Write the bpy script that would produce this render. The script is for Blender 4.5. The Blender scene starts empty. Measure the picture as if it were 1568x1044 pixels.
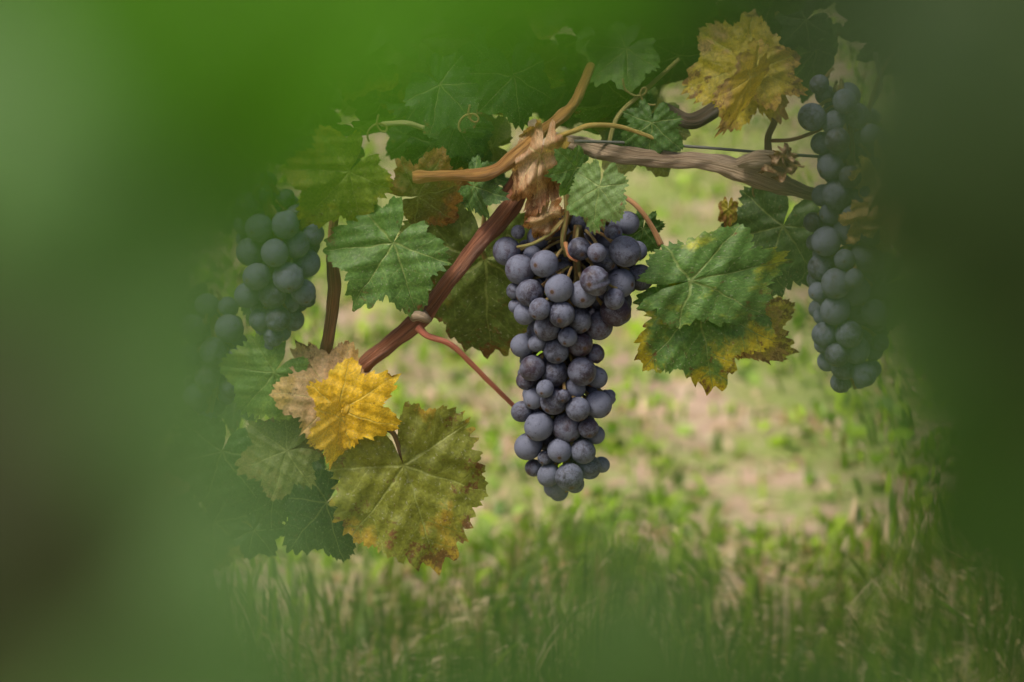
import bpy, math, random
import numpy as np
from mathutils import Vector
R=math.radians
scene=bpy.context.scene
PITCH=R(15); HC=1.0; LENS=100.0; DF=1.5
f=np.array([0,math.cos(PITCH),-math.sin(PITCH)]); up=np.array([0,math.sin(PITCH),math.cos(PITCH)]); rt=np.array([1.,0,0]); cam0=np.array([0,0,HC])
YP=DF*math.cos(PITCH); PX=DF*0.36/1568
def ray(px,py):
    return f+rt*((px-784)/1568*0.36)+up*((522-py)/1568*0.36)
def W(px,py,dy=0.0):      # point on the vertical plane of the vine row
    d=ray(px,py); return cam0+d*((YP+dy)/d[1])
def F(px,py,s): return cam0+ray(px,py)*s

# ---------------------------------------------------------------- node helpers
class NT:
    def __init__(s,mat):
        s.t=mat.node_tree; s.n=s.t.nodes; s.n.clear()
    def new(s,typ,**k):
        n=s.n.new(typ)
        for a,b in k.items(): setattr(n,a,b)
        return n
    def put(s,inp,v):
        if v is None: return
        if hasattr(v,'is_output'): s.t.links.new(v,inp)
        else:
            if inp.type=='RGBA' and len(v)==3: v=(*v,1)
            inp.default_value=v
    def m(s,op,a,b=None,c=None,clamp=False):
        n=s.new('ShaderNodeMath',operation=op); n.use_clamp=clamp
        s.put(n.inputs[0],a); s.put(n.inputs[1],b); s.put(n.inputs[2],c)
        return n.outputs[0]
    def mr(s,v,a,b,c=0.,d=1.):
        n=s.new('ShaderNodeMapRange',interpolation_type='SMOOTHSTEP')
        for i,x in enumerate((v,a,b,c,d)): s.put(n.inputs[i],x)
        return n.outputs[0]
    def mix(s,fac,a,b,bt='MIX'):
        n=s.new('ShaderNodeMix',data_type='RGBA',blend_type=bt)
        s.put(n.inputs[0],fac); s.put(n.inputs[6],a); s.put(n.inputs[7],b)
        return n.outputs[2]
    def noise(s,vec,sc,det=3,rough=0.5,dist=0.):
        n=s.new('ShaderNodeTexNoise'); s.put(n.inputs['Vector'],vec)
        n.inputs['Scale'].default_value=sc; n.inputs['Detail'].default_value=det
        n.inputs['Roughness'].default_value=rough; n.inputs['Distortion'].default_value=dist
        return n.outputs['Fac']
    def attr(s,name):
        return s.new('ShaderNodeAttribute',attribute_name=name)
    def vm(s,op,a,b=None):
        n=s.new('ShaderNodeVectorMath',operation=op); s.put(n.inputs[0],a); s.put(n.inputs[1],b); return n.outputs[0]
    def bump(s,h,st,dist):
        n=s.new('ShaderNodeBump'); s.put(n.inputs['Height'],h); n.inputs['Strength'].default_value=st; n.inputs['Distance'].default_value=dist
        return n.outputs[0]
def mat(name):
    m=bpy.data.materials.new(name); m.use_nodes=True; return m,NT(m)

def leaf_material():
    M,N=mat('vine_leaf_surface')
    loc=N.attr('loc').outputs['Vector']; A=N.attr('colA'); B=N.attr('colB')
    sp=N.new('ShaderNodeSeparateXYZ'); N.put(sp.inputs[0],loc); x,y=sp.outputs[0],sp.outputs[1]
    th=N.m('ARCTAN2',y,x); k=N.m('ROUND',N.m('DIVIDE',th,0.9076)); k=N.m('MAXIMUM',N.m('MINIMUM',k,2.),-2.)
    t2=N.m('SUBTRACT',th,N.m('MULTIPLY',k,0.9076))
    r=N.m('SQRT',N.m('ADD',N.m('MULTIPLY',x,x),N.m('MULTIPLY',y,y)))
    n0=N.noise(loc,3.,2)
    u=N.m('MULTIPLY',r,N.m('COSINE',t2)); v=N.m('ABSOLUTE',N.m('ADD',N.m('MULTIPLY',r,N.m('SINE',t2)),N.m('MULTIPLY',N.m('SUBTRACT',n0,.5),.10)))
    main=N.mr(N.m('DIVIDE',v,N.m('MAXIMUM',N.m('SUBTRACT',1.15,u),.1)),0.004,0.020,1.,0.)
    s=N.m('MULTIPLY',N.m('SUBTRACT',u,N.m('MULTIPLY',v,0.8)),4.6)
    s=N.m('ADD',s,N.m('MULTIPLY',n0,1.1))
    sec=N.mr(N.m('PINGPONG',s,.5),0.01,0.055,.4,0.)
    vor=N.new('ShaderNodeTexVoronoi',feature='DISTANCE_TO_EDGE'); N.put(vor.inputs['Vector'],loc); vor.inputs['Scale'].default_value=17
    ter=N.mr(vor.outputs['Distance'],0.02,0.14,.15,0.)
    vein=N.m('MAXIMUM',main,sec); veinall=N.m('MAXIMUM',vein,ter)
    n1=N.noise(loc,2.1,6,.62,.3); n2=N.noise(loc,6.,6,.7); n3=N.noise(loc,26.,5,.65)
    p=N.m('ADD',N.m('ADD',n1,N.m('MULTIPLY',A.outputs['Alpha'],.8)),N.m('MULTIPLY',N.m('SUBTRACT',r,.5),.34))
    p=N.m('SUBTRACT',p,N.m('ADD',.4,N.m('MULTIPLY',vein,.14)))
    mask=N.mr(p,.42,.60)
    col=N.mix(mask,A.outputs['Color'],B.outputs['Color'])
    col=N.mix(N.mr(N.noise(loc,3.7,5,.6),.42,.68,0.,.4),col,N.mix(1.,col,(.45,.52,.4),'MULTIPLY'))
    q=N.m('ADD',N.m('ADD',n2,N.m('MULTIPLY',B.outputs['Alpha'],.5)),N.m('MULTIPLY',N.m('SUBTRACT',r,.6),.3))
    brown=N.mr(q,.72,.82)
    vcol=N.mix(.55,col,(.40,.45,.16),'MIX')
    col=N.mix(N.m('MULTIPLY',veinall,.62),col,vcol)
    col=N.mix(N.m('MULTIPLY',brown,.92),col,(.15,.065,.025))
    g=N.mr(n3,.3,.75,.72,1.28)
    gc=N.new('ShaderNodeCombineColor'); [N.put(gc.inputs[i],g) for i in range(3)]
    col=N.mix(1.,col,gc.outputs[0],'MULTIPLY')
    spots=N.mr(N.noise(loc,13.,3,.6),.66,.71,0.,.6)
    col=N.mix(spots,col,(.10,.05,.02))
    dust=N.mr(N.noise(loc,34.,2,.5),.63,.72,0.,.35)
    col=N.mix(dust,col,(.45,.45,.36))
    h=N.m('SUBTRACT',N.m('MULTIPLY',n3,.6),N.m('MULTIPLY',veinall,.4))
    h=N.m('ADD',h,N.m('MULTIPLY',n2,1.))
    nb=N.bump(h,.5,.0011)
    P=N.new('ShaderNodeBsdfPrincipled'); N.put(P.inputs['Base Color'],col); N.put(P.inputs['Roughness'],N.mr(n2,.3,.7,.38,.62)); P.inputs['Specular IOR Level'].default_value=.42
    N.put(P.inputs['Normal'],nb)
    T=N.new('ShaderNodeBsdfTranslucent'); N.put(T.inputs['Color'],N.mix(1.,col,(1.2,1.35,.5),'MULTIPLY')); N.put(T.inputs['Normal'],nb)
    X=N.new('ShaderNodeMixShader'); X.inputs[0].default_value=.35
    N.put(X.inputs[1],P.outputs[0]); N.put(X.inputs[2],T.outputs[0])
    O=N.new('ShaderNodeOutputMaterial'); N.put(O.inputs[0],X.outputs[0])
    return M
def grape_material():
    M,N=mat('grape_skin'); loc=N.attr('loc').outputs['Vector']; A=N.attr('colA')
    sc=N.new('ShaderNodeSeparateColor'); N.put(sc.inputs[0],A.outputs['Color'])
    off=N.vm('SCALE',A.outputs['Color']); 
    off.node.inputs['Scale'].default_value=37.
    v=N.vm('ADD',loc,off)
    n1=N.noise(v,1.1,4,.6,.6); n2=N.noise(v,4.,6,.75,.9); n3=N.noise(v,16.,4,.7)
    bl=N.m('ADD',N.m('MULTIPLY',n1,.75),N.m('MULTIPLY',n2,.6))
    bl=N.m('ADD',bl,N.m('MULTIPLY',sc.outputs[0],.26))
    bloom=N.mr(bl,.58,.90)
    dark=N.mix(sc.outputs[1],(.010,.010,.024),(.035,.011,.020))
    col=N.mix(bloom,dark,(.110,.124,.185))
    col=N.mix(N.mr(n3,.54,.7,0,.4),col,(.22,.23,.28))
    scr=N.mr(N.noise(v,1.9,6,.8,2.2),.58,.65,0,.9)
    col=N.mix(scr,col,(.014,.011,.017))
    sp=N.new('ShaderNodeSeparateXYZ'); N.put(sp.inputs[0],loc)
    scar=N.mr(N.m('ADD',sp.outputs[2],N.m('MULTIPLY',N.m('SUBTRACT',n3,.5),.01)),-.991,-.983,1.,0.)
    ring=N.mr(sp.outputs[2],-.985,-.95,.35,0.)
    col=N.mix(ring,col,(.12,.06,.06))
    col=N.mix(scar,col,(.06,.035,.02))
    P=N.new('ShaderNodeBsdfPrincipled'); N.put(P.inputs['Base Color'],col); N.put(P.inputs['Roughness'],N.mr(bloom,0,1,.42,.75)); P.inputs['Specular IOR Level'].default_value=.38
    N.put(P.inputs['Normal'],N.bump(N.m('ADD',n2,N.m('MULTIPLY',scr,-.9)),.5,.0008))
    O=N.new('ShaderNodeOutputMaterial'); N.put(O.inputs[0],P.outputs[0]); return M
def stem_material():
    M,N=mat('vine_bark'); loc=N.attr('loc').outputs['Vector']; A=N.attr('colA'); B=N.attr('colB')
    st=N.vm('MULTIPLY',loc,(3.,3.,.6))
    n1=N.noise(loc,1.5,6,.65,.3); n2=N.noise(st,2.5,5,.7)
    col=N.mix(N.mr(n1,.4,.62),A.outputs['Color'],B.outputs['Color'])
    col=N.mix(N.m('MULTIPLY',N.mr(n2,.5,.62),.6),col,N.mix(1.,col,(.3,.25,.22),'MULTIPLY'))
    col=N.mix(N.m('MULTIPLY',N.mr(n2,.46,.34),N.m('MULTIPLY',A.outputs['Alpha'],.4)),col,(.50,.42,.32))
    P=N.new('ShaderNodeBsdfPrincipled'); N.put(P.inputs['Base Color'],col); P.inputs['Roughness'].default_value=.55
    h=N.m('MULTIPLY',N.m('ADD',n1,N.m('MULTIPLY',n2,1.3)),A.outputs['Alpha'])
    N.put(P.inputs['Normal'],N.bump(h,1.,.0028))
    O=N.new('ShaderNodeOutputMaterial'); N.put(O.inputs[0],P.outputs[0]); return M
def grass_material():
    M,N=mat('grass_blades'); A=N.attr('colA')
    P=N.new('ShaderNodeBsdfPrincipled'); N.put(P.inputs['Base Color'],A.outputs['Color']); P.inputs['Roughness'].default_value=.5; P.inputs['Specular IOR Level'].default_value=.3
    T=N.new('ShaderNodeBsdfTranslucent'); N.put(T.inputs['Color'],N.mix(1.,A.outputs['Color'],(1.2,1.3,.6),'MULTIPLY'))
    X=N.new('ShaderNodeMixShader'); X.inputs[0].default_value=.35
    N.put(X.inputs[1],P.outputs[0]); N.put(X.inputs[2],T.outputs[0])
    O=N.new('ShaderNodeOutputMaterial'); N.put(O.inputs[0],X.outputs[0]); return M
def ground_material():
    M,N=mat('vineyard_soil'); g=N.new('ShaderNodeNewGeometry').outputs['Position']
    n1=N.noise(g,1.6,5,.6); n2=N.noise(g,6.,5,.65); n3=N.noise(g,30.,4,.7); n4=N.noise(g,160.,3,.6)
    col=N.mix(N.mr(n2,.38,.62),(.56,.40,.29),(.32,.23,.15))
    col=N.mix(N.mr(n3,.5,.62),col,(.76,.60,.46))
    col=N.mix(N.mr(n4,.55,.7,0,.5),col,(.16,.11,.07))
    col=N.mix(N.mr(N.m('ADD',N.m('ADD',N.m('MULTIPLY',n1,.4),N.m('MULTIPLY',n2,.4)),N.m('MULTIPLY',n3,.25)),.47,.57,0.,.8),col,(.26,.36,.06))
    P=N.new('ShaderNodeBsdfPrincipled'); N.put(P.inputs['Base Color'],col); P.inputs['Roughness'].default_value=.9
    N.put(P.inputs['Normal'],N.bump(N.m('ADD',n3,n4),.8,.02))
    O=N.new('ShaderNodeOutputMaterial'); N.put(O.inputs[0],P.outputs[0]); return M
ML=leaf_material(); MG=grape_material(); MS=stem_material(); MGR=grass_material(); MSO=ground_material()

# ---------------------------------------------------------------- mesh accumulation
class Acc:
    def __init__(s): s.v=[];s.f3=[];s.f4=[];s.loc=[];s.a=[];s.b=[];s.n=0
    def add(s,v,f4,f3,loc,a,b):
        n=len(v); s.v.append(v)
        if len(f4): s.f4.append(np.asarray(f4)+s.n)
        if len(f3): s.f3.append(np.asarray(f3)+s.n)
        s.loc.append(loc)
        s.a.append(np.tile(a,(n,1)) if np.ndim(a)==1 else a); s.b.append(np.tile(b,(n,1)) if np.ndim(b)==1 else b)
        s.n+=n
    def build(s,name,mt,parent=None,origin=None):
        V=np.concatenate(s.v).astype(np.float32)
        o=V.mean(0) if origin is None else np.asarray(origin,dtype=np.float32)
        V=V-o
        q=np.concatenate(s.f4) if s.f4 else np.zeros((0,4),int); t=np.concatenate(s.f3) if s.f3 else np.zeros((0,3),int)
        me=bpy.data.meshes.new(name); me.vertices.add(len(V)); me.vertices.foreach_set('co',V.ravel())
        me.loops.add(q.size+t.size); me.loops.foreach_set('vertex_index',np.concatenate([q.ravel(),t.ravel()]).astype(np.int32))
        me.polygons.add(len(q)+len(t))
        st=np.concatenate([np.arange(len(q))*4,len(q)*4+np.arange(len(t))*3]).astype(np.int32)
        me.polygons.foreach_set('loop_start',st); me.update(calc_edges=True)
        me.polygons.foreach_set('use_smooth',np.ones(len(me.polygons),bool))
        at=me.attributes.new('loc','FLOAT_VECTOR','POINT'); at.data.foreach_set('vector',np.concatenate(s.loc).astype(np.float32).ravel())
        for nm,d in (('colA',s.a),('colB',s.b)):
            at=me.attributes.new(nm,'FLOAT_COLOR','POINT'); at.data.foreach_set('color',np.concatenate(d).astype(np.float32).ravel())
        me.materials.append(mt); me.validate()
        ob=bpy.data.objects.new(name,me); scene.collection.objects.link(ob)
        if parent is not None: ob.parent=parent; ob.location=o-np.array(parent.location)
        else: ob.location=o
        return ob

# ---------------------------------------------------------------- leaf
LA=np.radians([0,52,-52,104,-104,150,-150])
def leaf(acc,org,ang,size,colA,colB,pa=.1,pb=.0,pitch=0,roll=0,seed=0,na=150,nr=12,cup=.18,wave=.07,face=-1,deep=.30,crumple=0.,width=1.):
    rg=np.random.RandomState(seed)
    LL=np.array([1.,.90,.90,.72,.72,.55,.55])*rg.uniform(.9,1.08,7)
    th=np.linspace(-math.pi+.12,math.pi-.12,na)
    r=np.full(na,.12)
    for a,l in zip(LA,LL):
        d=np.abs(th-a)/R(26); r=np.maximum(r,l*(1-deep*np.minimum(d,3)**1.25)+0)
    r=np.maximum(r,.12)
    ph=th*rg.uniform(6.2,7.2)*1.0+rg.uniform(0,6)+.35*np.sin(th*5+rg.uniform(0,6)); saw=(ph%1.0); tooth=np.where(saw<.62,saw/.62,(1-saw)/.38)
    saw2=((ph*2.3+.4)%1.0); tooth2=1-np.abs(saw2*2-1)
    edge=r*(1+.10*(tooth-.5)*(1+.5*np.sin(th*4+1))+.05*(tooth2-.5))+.02*np.sin(th*9+rg.uniform(0,6))
    fade=np.clip((math.pi-np.abs(th))/.35,0,1); edge=edge*(.35+.65*fade)
    t=(np.arange(1,nr+1)/nr)
    rr=t[:,None]*(edge[None,:]*t[:,None]**1.2+ (1-t[:,None]**1.2)*(r*(.35+.65*fade))[None,:])
    X=rr*np.cos(th); Y=rr*np.sin(th)*width
    p1,p2,p3=rg.uniform(0,6.28,3)
    k=np.clip(np.round(th/.9076),-2,2); t2=th-k*.9076
    Z=-cup*rr**2*rg.uniform(.6,1.3)+wave*rr**1.6*(np.sin(th*3+p1)+.6*np.sin(th*7+p2))
    Z+= .05*rr*(np.abs(np.sin(t2*2.))-.4)*2
    Z+= -.12*rg.uniform(.3,1.4)*np.maximum(0,rr-.65)**1.0
    Z+= .018*np.sin(X*17+p3)*np.sin(Y*15+p1)+.012*np.sin(X*31+p1)*np.sin(Y*27+p2)
    Z+= rg.uniform(-.10,.16)*np.abs(Y)
    if crumple>0:
        Z+=crumple*(np.sin(X*6+p1)*np.cos(Y*7+p2)+.5*np.sin(X*13+Y*9+p3)); 
        X=X+crumple*.35*np.sin(Y*9+p2)*rr; Y=Y*(1-.35*crumple*2*rr)+crumple*.3*np.sin(X*8+p3)*rr
    v=np.stack([X.ravel(),Y.ravel(),Z.ravel()],1); v=np.vstack([[0,0,0],v])
    loc=np.vstack([[0,0,0],np.stack([(rr*np.cos(th)).ravel(),(rr*np.sin(th)).ravel(),np.zeros(rr.size)],1)]); loc[:,2]=(seed%97)*1.37
    i=np.arange(na-1)
    f3=np.stack([np.zeros(na-1,int),1+i,2+i],1)
    f4=[]
    for j in range(nr-1):
        a=1+j*na+i; f4.append(np.stack([a,a+na,a+na+1,a+1],1))
    f4=np.concatenate(f4)
    T=np.array([math.cos(R(ang)),0,math.sin(R(ang))]); Nn=np.array([0,-1.,0]); B=np.cross(Nn,T)
    cp,sp_=math.cos(R(pitch)),math.sin(R(pitch)); T,Nn=T*cp+Nn*sp_,Nn*cp-T*sp_
    cr,sr=math.cos(R(roll)),math.sin(R(roll)); B,Nn=B*cr+Nn*sr,Nn*cr-B*sr
    P=np.asarray(org)+size*(v[:,:1]*T+v[:,1:2]*B+v[:,2:3]*Nn)
    acc.add(P,f4,f3,loc,np.array([*colA,pa]),np.array([*colB,pb]))

# ---------------------------------------------------------------- tube
def spline(pts,n=8):
    P=np.array(pts,float); P=np.vstack([2*P[0]-P[1],P,2*P[-1]-P[-2]]); out=[]
    for i in range(1,len(P)-2):
        for t in np.linspace(0,1,n,endpoint=False):
            a,b,c,d=P[i-1:i+3]
            out.append(.5*((2*b)+(-a+c)*t+(2*a-5*b+4*c-d)*t*t+(-a+3*b-3*c+d)*t**3))
    out.append(P[-2]); return np.array(out)
def tube(acc,pts,rad,colA,colB,rough=.5,seed=0,ns=14,n=10,nodes=(),lump=.08):
    """pts Nx3, rad list per pt (m)"""
    rg=np.random.RandomState(seed)
    C=spline([list(p)+[r] for p,r in zip(pts,rad)],n); rr=C[:,3].copy(); C=C[:,:3]
    L=np.concatenate([[0],np.cumsum(np.linalg.norm(np.diff(C,axis=0),axis=1))])
    for (s,amp,w) in nodes: rr*=1+amp*np.exp(-((L/L[-1]-s)*L[-1]/w)**2)
    tg=np.gradient(C,axis=0); tg/=np.linalg.norm(tg,axis=1)[:,None]+1e-9
    ref=np.array([0.13,1,.1]); u=np.cross(tg,ref); u/=np.linalg.norm(u,axis=1)[:,None]; w=np.cross(tg,u)
    a=np.linspace(0,2*math.pi,ns,endpoint=False); p=rg.uniform(0,6,4)
    mod=1+lump*(np.sin(a*2+p[0])[None,:]*.6+np.sin(a[None,:]*5+L[:,None]*60+p[1])*.5+np.sin(L[:,None]*170+a[None,:]+p[2])*.6+.5*np.sin(L[:,None]*420+a[None,:]*3+p[3]))
    RR=rr[:,None]*mod
    V=C[:,None,:]+RR[...,None]*(np.cos(a)[None,:,None]*u[:,None,:]+np.sin(a)[None,:,None]*w[:,None,:])
    m=len(C); loc=np.stack([np.cos(a)[None,:]*1.6+0*L[:,None],np.sin(a)[None,:]*1.6+0*L[:,None],L[:,None]*22+0*a[None,:]+seed*3.1],-1).reshape(-1,3)
    f=[]
    for j in range(m-1):
        i=np.arange(ns); f.append(np.stack([j*ns+i,j*ns+(i+1)%ns,(j+1)*ns+(i+1)%ns,(j+1)*ns+i],1))
    V=V.reshape(-1,3); V=np.vstack([V,C[:1],C[-1:]]); loc=np.vstack([loc,[0,0,0],[0,0,0]])
    i=np.arange(ns); c0=m*ns
    f3=np.vstack([np.stack([np.full(ns,c0),(i+1)%ns,i],1),np.stack([np.full(ns,c0+1),(m-1)*ns+i,(m-1)*ns+(i+1)%ns],1)])
    acc.add(V,np.concatenate(f),f3,loc,np.array([*colA,rough]),np.array([*colB,1]))
def wt(pts): return [W(*p) if len(p)<4 else np.array(p[:3]) for p in pts]

# ---------------------------------------------------------------- grapes
import bmesh
def ico(n):
    bm=bmesh.new(); bmesh.ops.create_icosphere(bm,subdivisions=n,radius=1); bm.verts.ensure_lookup_table()
    a=np.array([v.co[:] for v in bm.verts]); b=np.array([[v.index for v in fc.verts] for fc in bm.faces]); bm.free(); return a,b
SV,SF=ico(4); SV3,SF3=ico(3)
CAR=((.20,.20,.06),(.26,.11,.04))
def cluster(front,prof,nfill,seed,dy0=0.,depth=.85,rf=18,hi=True,grow=1.06):
    rg=np.random.RandomState(seed); prof=sorted(prof)
    ys=[p[0] for p in prof]; cxs=[p[1] for p in prof]; hw=[p[2] for p in prof]
    pos=[];rad=[];fix=[]
    for (x,y,r) in front:
        cx=np.interp(y,ys,cxs); h=np.interp(y,ys,hw)
        q=max(0,1-((x-cx)/max(h,1))**2)**.5*max(h-r,4)*depth
        pos.append(W(x,y,dy0)+np.array([0,-q*PX,0])); rad.append(r*PX*grow); fix.append(1)
    tries=0; got=0
    while got<nfill and tries<nfill*80:
        tries+=1; y=rg.uniform(ys[0],ys[-1]); cx=np.interp(y,ys,cxs); h=np.interp(y,ys,hw)
        a=rg.uniform(0,2*math.pi); q=rg.uniform(.15,1)**.5; r=rf*rg.uniform(.72,1.15); hh=max(h-r,2)
        dx=math.cos(a)*q*hh; dd=math.sin(a)*q*hh*depth
        if front and dd<-.1*hh and abs(dx)<hh*.95 : dd=-dd
        p=W(cx+dx,y,dy0)+np.array([0,dd*PX,0])
        if all(np.linalg.norm(p-o)>(r*PX+ro)*.76 for o,ro in zip(pos,rad)): pos.append(p);rad.append(r*PX);fix.append(0);got+=1
    pos=np.array(pos);rad=np.array(rad);fix=np.array(fix)
    for it in range(30):
        for i in range(len(pos)):
            d=pos-pos[i]; L=np.linalg.norm(d,axis=1); mn=(rad+rad[i])*.92
            for j in np.where((L<mn)&(L>1e-9))[0]:
                push=(mn[j]-L[j])*.5*d[j]/L[j]
                if fix[i] and fix[j]: push=np.array([0,push[1] if abs(push[1])>1e-6 else 1e-5,0])*1.2
                wj=.5 if fix[i]==fix[j] else (1. if fix[i] else 0.)
                pj=push*2*wj; pi=-push*2*(1-wj)
                if fix[j]: pj=pj*np.array([.0,1,.0])
                if fix[i]: pi=pi*np.array([.0,1,.0])
                pos[j]+=pj*.6; pos[i]+=pi*.6
    acc=Acc(); st=Acc(); sv,sf=(SV,SF) if hi else (SV3,SF3)
    zs=[W(c,y,dy0) for c,y in zip(cxs,ys)]; zz=[-q[2] for q in zs]; xx=[q[0] for q in zs]
    for k,(p,r) in enumerate(zip(pos,rad)):
        zq=p[2]+.012
        ax=np.array([np.interp(-zq,zz,xx),YP+dy0,zq])
        z=(ax-p)/np.linalg.norm(ax-p)+rg.normal(0,.28,3); z/=np.linalg.norm(z)
        x=np.cross(z,[rg.normal(),rg.normal(),rg.normal()]); x/=np.linalg.norm(x); y=np.cross(z,x)
        s=sv*np.array([1,rg.uniform(.95,1),rg.uniform(.96,1.07)])*r
        if rg.rand()<.18:
            s=s*(1-.10*np.sin(sv[:,:1]*9+sv[:,1:2]*7)*np.maximum(0,sv[:,:1]))
        V=p+s[:,:1]*x+s[:,1:2]*y+s[:,2:3]*z
        acc.add(V,[],sf,sv,np.array([rg.rand(),rg.rand()**2*.9,rg.rand(),1.]),np.array([0,0,0,1.]))
        a=p+z*r*.97; b=ax*.6+p*.4+z*r*.3
        tube(st,[a,(a+b)/2+np.array([0,0,.001]),b],[.0012,.0008,.0009],*CAR,.2,k,8,3)
    tube(st,zs,[.0022]*(len(zs)-1)+[.001],*CAR,.3,seed,8,6)
    return acc,st
def make_cluster(front,prof,nfill,seed,**k):
    a,s=cluster(front,prof,nfill,seed,**k)
    e=bpy.data.objects.new('grape_cluster',None); e.empty_display_size=.02; scene.collection.objects.link(e)
    e.location=W(prof[0][1],prof[0][0],k.get('dy0',0)); bpy.context.view_layer.update()
    a.build('berries',MG,e); s.build('stalks',MS,e)
    return e
main=[(776,386,21),(796,407,22),(833,390,20),(855,425,21),(891,436,20),(908,409,21),(859,463,19),(826,455,16),(838,488,20),(885,478,19),(916,492,21),(941,465,22),(949,423,21),(980,420,19),(955,372,22),(961,341,17),(924,388,18),(886,368,17),(912,370,14),(811,437,20),(793,355,10),(800,524,18),(851,526,19),(887,517,19),(815,553,19),(890,556,21),(849,563,19),(914,572,15),(847,603,20),(884,611,18),(915,610,20),(930,607,12),(817,602,15),(799,625,16),(825,643,21),(868,646,22),(900,643,15),(809,679,20),(856,678,18),(892,680,18),(911,660,14),(871,716,21),(840,719,17),(901,708,18),(834,692,11),(817,713,13),(850,742,17),(880,737,14),(921,711,12),(803,470,16),(788,440,12),(790,463,11),(910,535,14),(805,577,14),(880,585,15),(834,580,13),(975,380,14),(938,350,13),(868,500,14),(822,515,13),(938,440,15),(862,590,10)]
profm=[(345,885,72),(380,882,98),(430,885,102),(480,870,86),(520,858,66),(560,860,66),(610,862,72),(660,860,62),(710,868,56),(755,855,28)]
make_cluster(main,profm,95,1)
right=[(1242,177,20),(1278,208,18),(1269,250,19),(1280,292,22),(1322,298,20),(1350,240,17),(1297,262,16),(1290,150,17),(1330,200,16),(1262,363,21),(1300,350,24),(1256,405,19),(1275,423,22),(1308,440,22),(1275,465,22),(1250,440,14),(1260,505,18),(1295,500,20),(1309,530,20),(1277,532,18),(1318,390,20),(1288,387,15),(1335,470,19),(1330,350,17),(1300,322,15),(1245,340,14),(1300,410,14),(1290,560,18),(1320,565,18)]
make_cluster(right,[(130,1285,45),(200,1300,62),(290,1305,56),(340,1300,54),(430,1298,68),(520,1302,62),(570,1305,42),(595,1310,22)],95,2,hi=False,grow=1.08,rf=19)
left=[(397,413,20),(445,413,22),(420,443,20),(466,440,18),(400,486,17),(428,480,18),(470,400,20),(420,510,15),(380,447,18),(385,380,20),(425,375,20),(455,368,20),(400,340,20),(440,335,20),(380,310,20)]
make_cluster(left,[(290,405,45),(340,420,66),(420,432,66),(480,425,48),(530,420,22)],60,3,hi=False,grow=1.08,rf=19)
make_cluster([(296,497,20),(352,498,21),(330,530,21),(365,545,20),(290,540,19),(320,570,20),(355,585,18),(300,600,18)],[(470,325,40),(540,330,60),(600,325,45),(650,320,20)],30,4,hi=False,dy0=.03)
make_cluster([(8,275,22),(10,315,21),(50,340,21),(15,352,20),(70,335,16)],[(235,5,40),(300,15,60),(350,30,50),(400,25,25)],30,5,hi=False,dy0=.05)

# ---------------------------------------------------------------- vine wood
OLD=((.60,.47,.33),(.40,.29,.19)); CANE=((.52,.27,.07),(.38,.17,.045)); RED=((.44,.17,.085),(.27,.11,.06)); PET=((.60,.18,.13),(.47,.2,.1)); GRN=((.26,.28,.08),(.30,.18,.06)); DK=((.12,.08,.05),(.07,.05,.035))
G=bpy.data.objects.new('grapevine',None); scene.collection.objects.link(G); G.location=(0,YP,0); bpy.context.view_layer.update()
wd=Acc()
def T_(pts,r,c,rough=.6,seed=0,**k):
    rad=[x*PX for x in (r if hasattr(r,'__len__') else [r]*len(pts))]
    tube(wd,wt(pts),rad,*c,rough,seed,**k)
T_([(850,212,.02),(905,226,.01),(960,238,.0),(1010,243,0),(1060,246,0),(1100,252,0),(1140,262,0),(1180,276,0),(1225,290,.01),(1275,303,.02),(1350,300,.05),(1480,330,.09)],[9,12,12,12,11,13,16,13,10,8,8,8],OLD,1.5,1,ns=28,nodes=((.45,.35,.01),),lump=.14,n=16)
T_([(1130,250,-.008),(1160,242,-.012),(1195,248,-.014),(1215,262,-.012)],[7,11,12,7],OLD,1.8,2,ns=24,lump=.22,n=14)
T_([(905,100,.04),(884,150,.02),(858,180,0),(828,203,0),(800,228,-.01),(770,255,-.01),(740,267,-.01),(700,268,-.01),(660,270,-.01),(632,271,-.01)],[7,8,8,10,9,8,11,8,8,6],CANE,.7,3,ns=20,nodes=((.33,.35,.005),(.62,.5,.006),(.98,.6,.004)))
T_([(818,205,0),(817,188,-.005)],[7,6],OLD,.8,4,n=4,nodes=((1,.4,.003),))
T_([(835,225,.01),(812,262,.01),(785,310,.01),(758,345,.01),(725,382,.005),(690,428,0),(660,468,0),(640,490,0),(600,524,0),(562,553,0),(535,585,.01),(505,625,.03),(440,670,.06),(330,720,.10),(200,800,.13),(-.30,YP+.16,.30,0),(-.31,YP+.17,-.02,0)],[9,11,14,14,12,11,12,14,12,12,12,14,15,18,26,42,50],RED,1.1,5,ns=24,nodes=((.31,.25,.008),(.2,.2,.01)),lump=.10,n=14)
T_([(632,480,-.006),(645,482,-.012),(656,490,-.01)],[8,11,6],OLD,1.4,6,n=6,lump=.35)
T_([(640,500,-.01),(655,514,-.012),(690,527,-.01),(725,560,-.005),(755,590,0),(795,630,.01)],[7,5,4.5,4,3.8,3.5],PET,.2,7)
T_([(512,360,.02),(509,400,.015),(512,440,.01),(508,480,.01),(500,530,.01),(490,600,.03)],[9,10,11,10,10,11],RED,.8,8,ns=18)
T_([(948,296,.0),(975,315,-.005),(997,345,-.005),(1012,375,-.005)],[3.5,4,4,5],((.50,.27,.13),(.38,.2,.08)),.2,9)
T_([(845,212,0),(880,200,-.01),(905,192,-.01),(950,194,-.005),(1010,215,0)],[4.5,4,4,3.5,3],((.48,.32,.08),(.34,.30,.08)),.2,10)
T_([(1015,165,.06),(1060,185,.05),(1105,160,.05),(1150,120,.07)],[10,12,12,9],DK,.8,11)
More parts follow.
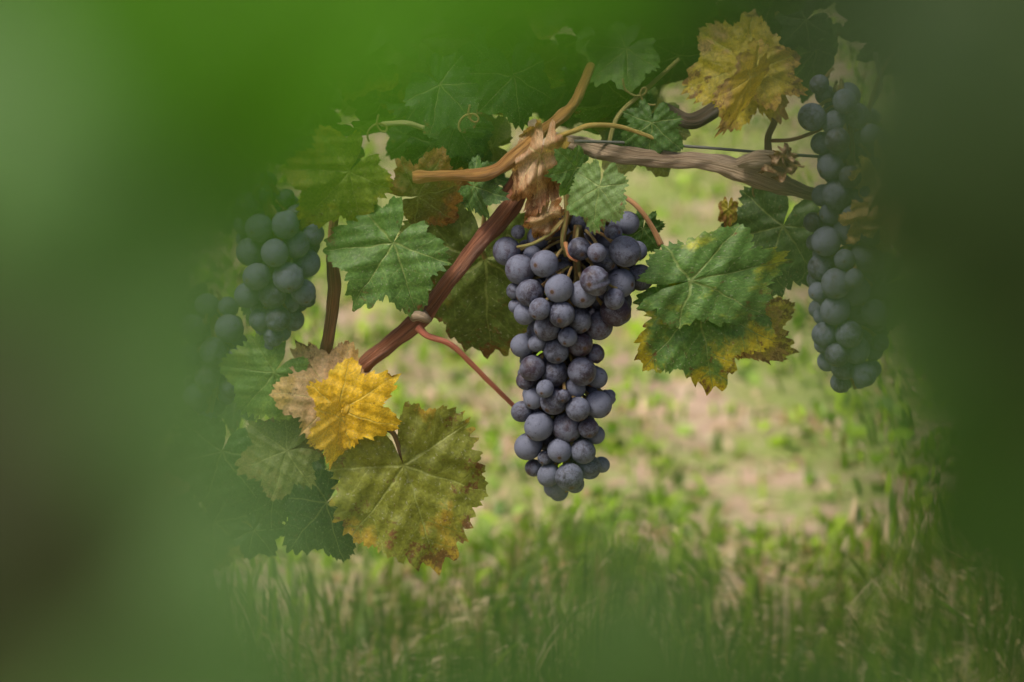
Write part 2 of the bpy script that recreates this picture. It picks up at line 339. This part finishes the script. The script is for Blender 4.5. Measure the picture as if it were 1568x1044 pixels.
T_([(1178,245,0),(1176,210,0),(1186,180,.0),(1178,140,.01)],[6,5,5,4],((.25,.16,.07),(.16,.1,.05)),.6,12)
T_([(1180,215,0),(1215,213,0),(1260,195,.0),(1300,160,.0)],[3,3,3,3],RED,.5,13)
T_([(-40,185,.05),(10,215,.05),(50,245,.05),(88,262,.05)],[10,11,11,9],DK,.9,14)
T_([(92,262,.05),(100,330,.045),(102,430,.05)],[5,5,4],((.3,.25,.1),(.2,.14,.07)),.4,15)
T_([(520,290,.05),(512,330,.04),(505,400,.05)],[6,7,6],RED,.8,16)
T_([(862,225,.0),(866,270,-.008),(868,320,-.01),(862,365,-.01),(868,392,-.008)],[5,4,4.5,4.5,4],GRN,.3,17)
T_([(866,372,-.012),(872,392,-.02),(885,400,-.022)],[3.5,3,2.5],((.40,.12,.06),(.3,.2,.06)),.2,18)
T_([(868,330,-.01),(845,355,-.012),(818,372,-.01),(792,378,-.005)],[3.5,3,2.6,2.2],GRN,.2,19)
T_([(1340,80,.0),(1348,130,0),(1330,170,0),(1338,215,0)],[4,4,4,4],((.25,.27,.16),(.2,.16,.1)),.3,20)
T_([(1400,40,.01),(1350,110,.0),(1320,200,0),(1290,260,.01),(1300,330,.01)],[3,3,3,3,3],GRN,.3,21)
T_([(930,230,.03),(945,180,.04),(985,140,.05),(1040,90,.06)],[3.5,3.5,3.5,3],((.3,.3,.08),(.26,.2,.07)),.2,22)
T_([(585,190,.03),(620,188,.02),(650,196,.02)],[4,4,4],((.34,.36,.16),(.3,.3,.1)),.2,23)
T_([(590,655,-.01),(605,668,-.01),(618,712,-.012)],[4,4,3.5],((.2,.12,.05),(.16,.14,.05)),.2,24)
T_([(330,200,.05),(350,300,.03),(395,360,.02)],[4,4,4],GRN,.2,25)
T_([(1075,415,.012),(1066,440,.008),(1068,466,-.006)],[3.5,3.5,3.5],GRN,.2,26)
T_([(745,300,.02),(738,370,.03),(742,395,.035)],[3.5,3.5,3.5],GRN,.2,27)
T_([(480,700,.01),(520,640,-.005),(545,590,.0)],[3,3,3],GRN,.2,28)
T_([(765,300,-.004),(780,282,-.006),(790,262,-.004)],[6,5,4],RED,.9,30)
for k,(x,y,s) in enumerate([(905,390,1),(700,200,1),(1000,160,-1),(560,215,1),(1150,300,1)]):
    pts=[(x+s*(i*3)+ (4+i)*math.cos(i*.9),y-i*3+(4+i)*math.sin(i*.9),.01) for i in range(12)]
    if k: T_(pts,[1.6]*12,GRN,.2,40+k,n=4,ns=8)
wd.build('branches',MS,G)
w=Acc(); tube(w,wt([(880,216,-.004),(980,219,.01),(1080,226,.012),(1260,240,.01),(1600,262,.01),(2300,300,.01)]),[.0008]*6,(.16,.17,.15),(.09,.095,.09),.1,3,8,8)
w.build('trellis_wire',MS)

# ---------------------------------------------------------------- named leaves
g1=(.065,.15,.032); g2=(.095,.205,.042); gd=(.028,.075,.016); yl=(.42,.34,.03); br=(.38,.23,.10); tan=(.52,.33,.18); lg=(.13,.25,.05)
def NL(name,px,py,dy,ang,size,cA,cB,seed,na=220,nr=18,**k):
    a=Acc(); leaf(a,W(px,py,dy),ang,size*PX,cA,cB,seed=seed,na=na,nr=nr,**k); return a.build(name,ML)
NL('yellow_grape_leaf',1150,100,-.01,200,122,yl,br,11,pa=.38,pb=.34,roll=25,pitch=-10,deep=.28)
NL('yellow_grape_leaf',1158,108,-.02,340,85,yl,(.46,.28,.06),12,pa=.42,pb=.34,roll=-20,pitch=10,width=.8,deep=.3)
NL('yellow_grape_leaf',1150,118,-.03,245,92,(.56,.40,.04),br,13,pa=.40,pb=.30,roll=-30,pitch=10,width=.45,deep=.3)
NL('green_grape_leaf',1058,430,-.016,10,178,g2,(.40,.42,.04),21,pa=.36,pb=.22,pitch=-8,roll=-14,wave=.05,width=.56,deep=.22)
NL('green_grape_leaf',1068,466,-.008,283,138,(.09,.195,.04),(.52,.42,.02),23,pa=.40,pb=.26,pitch=14,roll=-8,wave=.05,deep=.27)
NL('yellow_grape_leaf',1105,478,.004,318,120,(.46,.38,.04),br,24,pa=.42,pb=.30,roll=20,width=.65,deep=.25)
NL('dried_grape_leaf',1130,490,.016,325,100,br,(.42,.35,.05),25,pa=.5,pb=.4,roll=20,crumple=.07)
NL('dried_grape_leaf',1030,470,-.012,15,48,(.50,.34,.05),(.20,.09,.03),26,pa=.42,pb=.40,width=.3,crumple=.08)
NL('green_grape_leaf',602,372,-.012,236,118,g2,g1,31,pa=.3,pb=.18,pitch=12,roll=12,wave=.06,deep=.27)
NL('dark_grape_leaf',742,395,.04,272,190,(.10,.145,.03),(.24,.22,.04),35,pa=.32,pb=.34,pitch=-8,roll=6,deep=.2,wave=.03)
NL('yellow_grape_leaf',520,628,-.018,35,112,(.70,.45,.02),(.74,.54,.05),41,pa=.3,pb=.12,roll=-10,pitch=14,deep=.30,width=.85)
NL('yellow_grape_leaf',512,608,-.012,125,108,tan,(.60,.38,.14),43,pa=.4,pb=.26,roll=20,pitch=-10,deep=.27)
NL('yellow_grape_leaf',522,640,-.02,262,82,(.64,.42,.03),(.66,.40,.08),44,pa=.3,pb=.16,roll=-20,width=.75,deep=.3)
NL('olive_grape_leaf',618,712,-.014,288,168,(.20,.22,.03),(.46,.31,.04),51,pa=.38,pb=.32,pitch=6,roll=-6,deep=.15,wave=.035,cup=.08)
NL('green_grape_leaf',535,262,-.01,230,105,(.20,.27,.03),(.36,.34,.04),61,pa=.4,pb=.12,roll=-12,pitch=8,deep=.27)
NL('green_grape_leaf',918,285,-.03,258,74,(.15,.25,.08),g2,71,pa=.3,pb=.2,roll=25,pitch=10,width=.85,deep=.2)
NL('green_grape_leaf',882,258,-.02,190,52,g2,g1,72,pa=.3,pb=.1,roll=-10,pitch=35)
NL('dried_grape_leaf',828,238,-.015,262,115,(.56,.36,.22),(.36,.17,.08),81,pa=.5,pb=.40,crumple=.14,width=.48,deep=.3,cup=.2)
NL('dried_grape_leaf',838,325,-.012,250,55,(.50,.32,.18),(.36,.16,.06),82,pa=.5,pb=.4,crumple=.16,width=.7,deep=.3)
NL('dried_grape_leaf',1205,250,-.02,200,44,(.42,.28,.18),(.26,.15,.09),83,pa=.5,pb=.5,crumple=.3,width=.8,deep=.5)
NL('dried_grape_leaf',1200,235,-.02,320,36,(.36,.22,.15),(.22,.12,.08),84,pa=.5,pb=.5,crumple=.3,width=.6,deep=.5)
NL('green_grape_leaf',998,188,.0,265,68,g1,gd,91,pa=.4,pb=.05,pitch=10,roll=15,deep=.3)
NL('brown_grape_leaf',640,300,.03,10,95,(.16,.15,.04),(.34,.17,.06),92,pa=.5,pb=.3,roll=20)
NL('green_grape_leaf',725,285,.0,350,62,g1,gd,93,pa=.4,pitch=50)
NL('green_grape_leaf',1200,345,.07,250,125,(.06,.12,.03),gd,94,pa=.4,pb=.1,roll=20,deep=.2)
NL('green_grape_leaf',420,570,-.005,230,95,lg,(.2,.3,.05),95,pa=.4,pb=.1,roll=10,deep=.2)
NL('dried_grape_leaf',1352,285,-.02,290,150,(.56,.42,.18),(.44,.28,.10),96,pa=.5,pb=.3,crumple=.2,width=.5,deep=.4)
NL('dried_grape_leaf',1380,310,-.015,350,75,(.54,.42,.18),(.40,.26,.10),97,pa=.5,pb=.3,crumple=.2,width=.6,deep=.4)
NL('dried_grape_leaf',1325,330,-.03,240,50,(.66,.45,.2),(.44,.28,.10),98,pa=.5,pb=.25,crumple=.2,deep=.45)
NL('yellow_grape_leaf',140,415,.04,290,60,(.3,.26,.05),(.35,.22,.05),99,pa=.5,pb=.2)
NL('dried_grape_leaf',470,650,.01,230,75,(.28,.19,.09),(.2,.12,.06),100,pa=.5,pb=.4,crumple=.12)
NL('dark_grape_leaf',500,770,.02,230,110,gd,(.03,.07,.02),101,pa=.4,roll=20)
NL('green_grape_leaf',440,690,.0,200,90,(.14,.17,.04),(.2,.18,.05),102,pa=.4,roll=20,pb=.2)
NL('yellow_grape_leaf',1115,320,.05,270,38,(.4,.33,.03),(.3,.13,.04),103,pa=.5,pb=.3,width=.6)
NL('green_grape_leaf',985,350,.03,260,60,g1,g2,104,pa=.4,pb=.1,width=.8)
NL('green_grape_leaf',340,690,.02,250,110,(.05,.12,.025),gd,105,pa=.4,pb=.1,roll=10,deep=.2)
NL('green_grape_leaf',420,735,.03,265,95,(.045,.10,.02),gd,106,pa=.4,pb=.1,roll=-15,deep=.2)

# ---------------------------------------------------------------- foliage masses of the vine
rg=np.random.RandomState(7)
fo=Acc()
def scatter(n,x0,x1,y0,y1,d0,d1,s0,s1,pal):
    for i in range(n):
        c=np.array(pal[rg.randint(len(pal))])*rg.uniform(.7,1.25); c2=np.array(pal[rg.randint(len(pal))])*1.2
        if rg.rand()<.25: c2=np.array((.26,.22,.04))
        leaf(fo,W(rg.uniform(x0,x1),rg.uniform(y0,y1),rg.uniform(d0,d1)),rg.normal(270,55),rg.uniform(s0,s1)*PX,c,c2,pa=rg.uniform(.1,.5),pb=rg.uniform(0,.3),pitch=rg.normal(0,28),roll=rg.normal(0,28),seed=rg.randint(1e6),na=90,nr=7,deep=rg.uniform(.18,.3))
dark=[(.02,.06,.012),(.03,.085,.018),(.04,.10,.02),(.05,.11,.02)]; mid=dark+[(.08,.17,.03),(.13,.15,.03)]
scatter(62,540,1010,-60,195,.04,.45,65,110,mid)
scatter(58,950,1650,-100,130,.05,.45,65,115,dark)
scatter(50,-120,560,-80,330,.06,.45,65,110,dark)
scatter(22,-120,450,350,700,.08,.4,60,100,dark)
scatter(10,180,470,600,850,.03,.3,60,100,dark)
scatter(18,1350,1700,120,520,.05,.4,60,100,dark)
scatter(40,-300,1850,-420,-60,-.0,.5,70,120,mid)
scatter(9,590,780,205,290,.05,.2,50,75,mid)
fo.build('foliage',ML,G)

# ---------------------------------------------------------------- nearer vine shoots (out of focus)
nf=Acc()
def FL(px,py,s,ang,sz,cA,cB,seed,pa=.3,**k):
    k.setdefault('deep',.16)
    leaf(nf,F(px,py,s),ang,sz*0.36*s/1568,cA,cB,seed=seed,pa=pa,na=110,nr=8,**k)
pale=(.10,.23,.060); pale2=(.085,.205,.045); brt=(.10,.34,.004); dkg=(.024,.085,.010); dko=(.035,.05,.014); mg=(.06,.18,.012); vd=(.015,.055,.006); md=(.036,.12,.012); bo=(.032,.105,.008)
# left
FL(-205,640,.15,17,720,pale,pale2,201)
FL(40,1190,.14,52,640,pale,pale2,202)
FL(-30,130,.16,340,560,(.10,.27,.035),pale2,203)
FL(-330,800,.12,350,580,dko,dko,204)
FL(-60,-150,.17,320,420,dkg,mg,205)
FL(390,1300,.15,84,430,pale2,mg,206)
# top
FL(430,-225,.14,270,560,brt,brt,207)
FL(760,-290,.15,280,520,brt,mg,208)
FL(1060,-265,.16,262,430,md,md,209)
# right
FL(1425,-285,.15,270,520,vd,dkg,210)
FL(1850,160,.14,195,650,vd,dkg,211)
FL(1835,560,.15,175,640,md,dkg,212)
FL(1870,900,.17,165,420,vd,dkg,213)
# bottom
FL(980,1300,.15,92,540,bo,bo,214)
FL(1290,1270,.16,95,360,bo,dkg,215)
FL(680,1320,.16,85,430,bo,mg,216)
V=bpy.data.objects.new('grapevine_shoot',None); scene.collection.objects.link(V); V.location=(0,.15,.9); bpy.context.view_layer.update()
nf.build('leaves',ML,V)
ss=Acc()
tube(ss,[F(-420,1900,.17),F(-380,1100,.16),F(-330,640,.15),F(-300,100,.16),F(-60,-330,.16),F(430,-430,.15),F(1000,-470,.16),F(1500,-450,.16),F(2000,-150,.15),F(2080,400,.15),F(2060,900,.16)],[.0014]*11,*GRN,.3,9,10,10)
tube(ss,[F(-400,1500,.165),F(200,1460,.16),F(900,1500,.155),F(1400,1480,.16)],[.001]*4,*GRN,.3,9,10,10)
ss.build('shoots',MS,V)

# ---------------------------------------------------------------- ground and grass
me=bpy.data.meshes.new('ground'); gs=300
me.from_pydata([(-gs,-gs,0),(gs,-gs,0),(gs,gs,0),(-gs,gs,0)],[],[(0,1,2,3)]); me.materials.append(MSO)
scene.collection.objects.link(bpy.data.objects.new('ground',me))
def fbm(x,y,s):
    r=np.random.RandomState(s); o=0
    for k in range(5):
        q=1.7*1.8**k; a=r.uniform(0,6.28); p=r.uniform(0,6.28,2)
        o=o+np.sin((x*math.cos(a)+y*math.sin(a))*q*2+p[0])*np.sin((-x*math.sin(a)+y*math.cos(a))*q*2.3+p[1])/1.3**k
    return o
def grass():
    r=np.random.RandomState(3); n=190000
    y=1.7+7.5*r.rand(n)**1.6; x=(r.rand(n)*2-1)*(.26*y+.8)
    d=fbm(x,y,5)*.26+fbm(x*3,y*3,8)*.38
    edge=3.04+.18*fbm(x*.6,y*.3,12)
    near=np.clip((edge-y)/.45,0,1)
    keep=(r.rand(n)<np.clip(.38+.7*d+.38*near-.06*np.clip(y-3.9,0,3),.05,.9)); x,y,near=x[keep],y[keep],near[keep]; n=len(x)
    h=.010+.022*r.rand(n)+near*(.012+.05*r.rand(n)**2); wd_=.0012+.0016*r.rand(n)+.003*(1-near)*r.rand(n)
    dead=r.rand(n)<.30; flat=dead&(r.rand(n)<.75)
    az=r.uniform(0,6.28,n); lean=np.abs(r.normal(0,.5,n))*(1-.35*near); lean[flat]=r.uniform(1.2,1.5,flat.sum()); h[flat]*=1.3
    wide=(~dead)&(r.rand(n)<.35*(1-near)+.02); wd_[wide]*=2.6; h[wide]*=.9; lean[wide]+=.5
    D=np.stack([np.cos(az),np.sin(az),0*az],1); S=np.stack([-np.sin(az+r.normal(0,.8,n)),np.cos(az),0*az],1); S/=np.linalg.norm(S,axis=1)[:,None]
    base=np.stack([x,y,0*x-.002],1); vs=[]
    for t,wf in ((0,.7),(.4,1.),(.75,.65)):
        l=lean*(.5+.8*t); c=base+D*(np.sin(np.minimum(l,1.5))*h*t)[:,None]+np.array([0,0,1])*(np.cos(np.minimum(l,1.5))*h*t)[:,None]
        c[:,2]+=.003
        vs+= [c-S*(wd_*wf)[:,None],c+S*(wd_*wf)[:,None]]
    l=np.minimum(lean*1.4,1.52); vs.append(base+D*(np.sin(l)*h)[:,None]+np.array([0,0,1])*(np.cos(l)*h+.004)[:,None])
    Vv=np.stack(vs,1).reshape(-1,3); i=np.arange(n)*7
    f4=np.concatenate([np.stack([i,i+1,i+3,i+2],1),np.stack([i+2,i+3,i+5,i+4],1)]); f3=np.stack([i+4,i+5,i+6],1)
    pal=np.array([(.19,.34,.02),(.31,.48,.03),(.40,.57,.06),(.09,.18,.02),(.26,.38,.08)]); c=pal[r.randint(0,5,n)]*r.uniform(.7,1.3,(n,1))
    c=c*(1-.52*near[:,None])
    dp=np.array([(.64,.50,.32),(.74,.58,.43),(.42,.29,.16)]); c[dead]=dp[r.randint(0,3,dead.sum())]*r.uniform(.7,1.15,(dead.sum(),1))
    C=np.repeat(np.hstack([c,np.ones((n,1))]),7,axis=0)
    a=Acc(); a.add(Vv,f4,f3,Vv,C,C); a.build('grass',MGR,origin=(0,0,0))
grass()

# ---------------------------------------------------------------- light, world, camera
w=bpy.data.worlds.new('World'); scene.world=w; w.use_nodes=True; nt=w.node_tree
bg=nt.nodes['Background']; sky=nt.nodes.new('ShaderNodeTexSky'); sky.sky_type='NISHITA'; sky.sun_disc=False
EL=R(60); AZ=R(232)
sky.sun_elevation=EL; sky.sun_rotation=AZ; sky.dust_density=7; sky.air_density=1.; sky.ozone_density=.2
nt.links.new(sky.outputs[0],bg.inputs[0]); bg.inputs[1].default_value=.13
L=bpy.data.lights.new('sun','SUN'); L.energy=3.4; L.angle=R(16); L.color=(1,.91,.76)
so=bpy.data.objects.new('sun',L); scene.collection.objects.link(so)
sd=Vector((math.sin(AZ)*math.cos(EL),math.cos(AZ)*math.cos(EL),math.sin(EL))); so.rotation_euler=sd.to_track_quat('Z','Y').to_euler(); so.location=sd*5
c=bpy.data.cameras.new('camera'); co=bpy.data.objects.new('camera',c); scene.collection.objects.link(co)
co.location=cam0; co.rotation_euler=(R(90)-PITCH,0,0); c.lens=LENS; c.sensor_width=36; c.clip_start=.01; c.clip_end=1000
c.dof.use_dof=True; c.dof.focus_distance=DF-.02; c.dof.aperture_fstop=9
scene.camera=co
scene.view_settings.view_transform='Standard'; scene.view_settings.look='None'; scene.view_settings.exposure=0
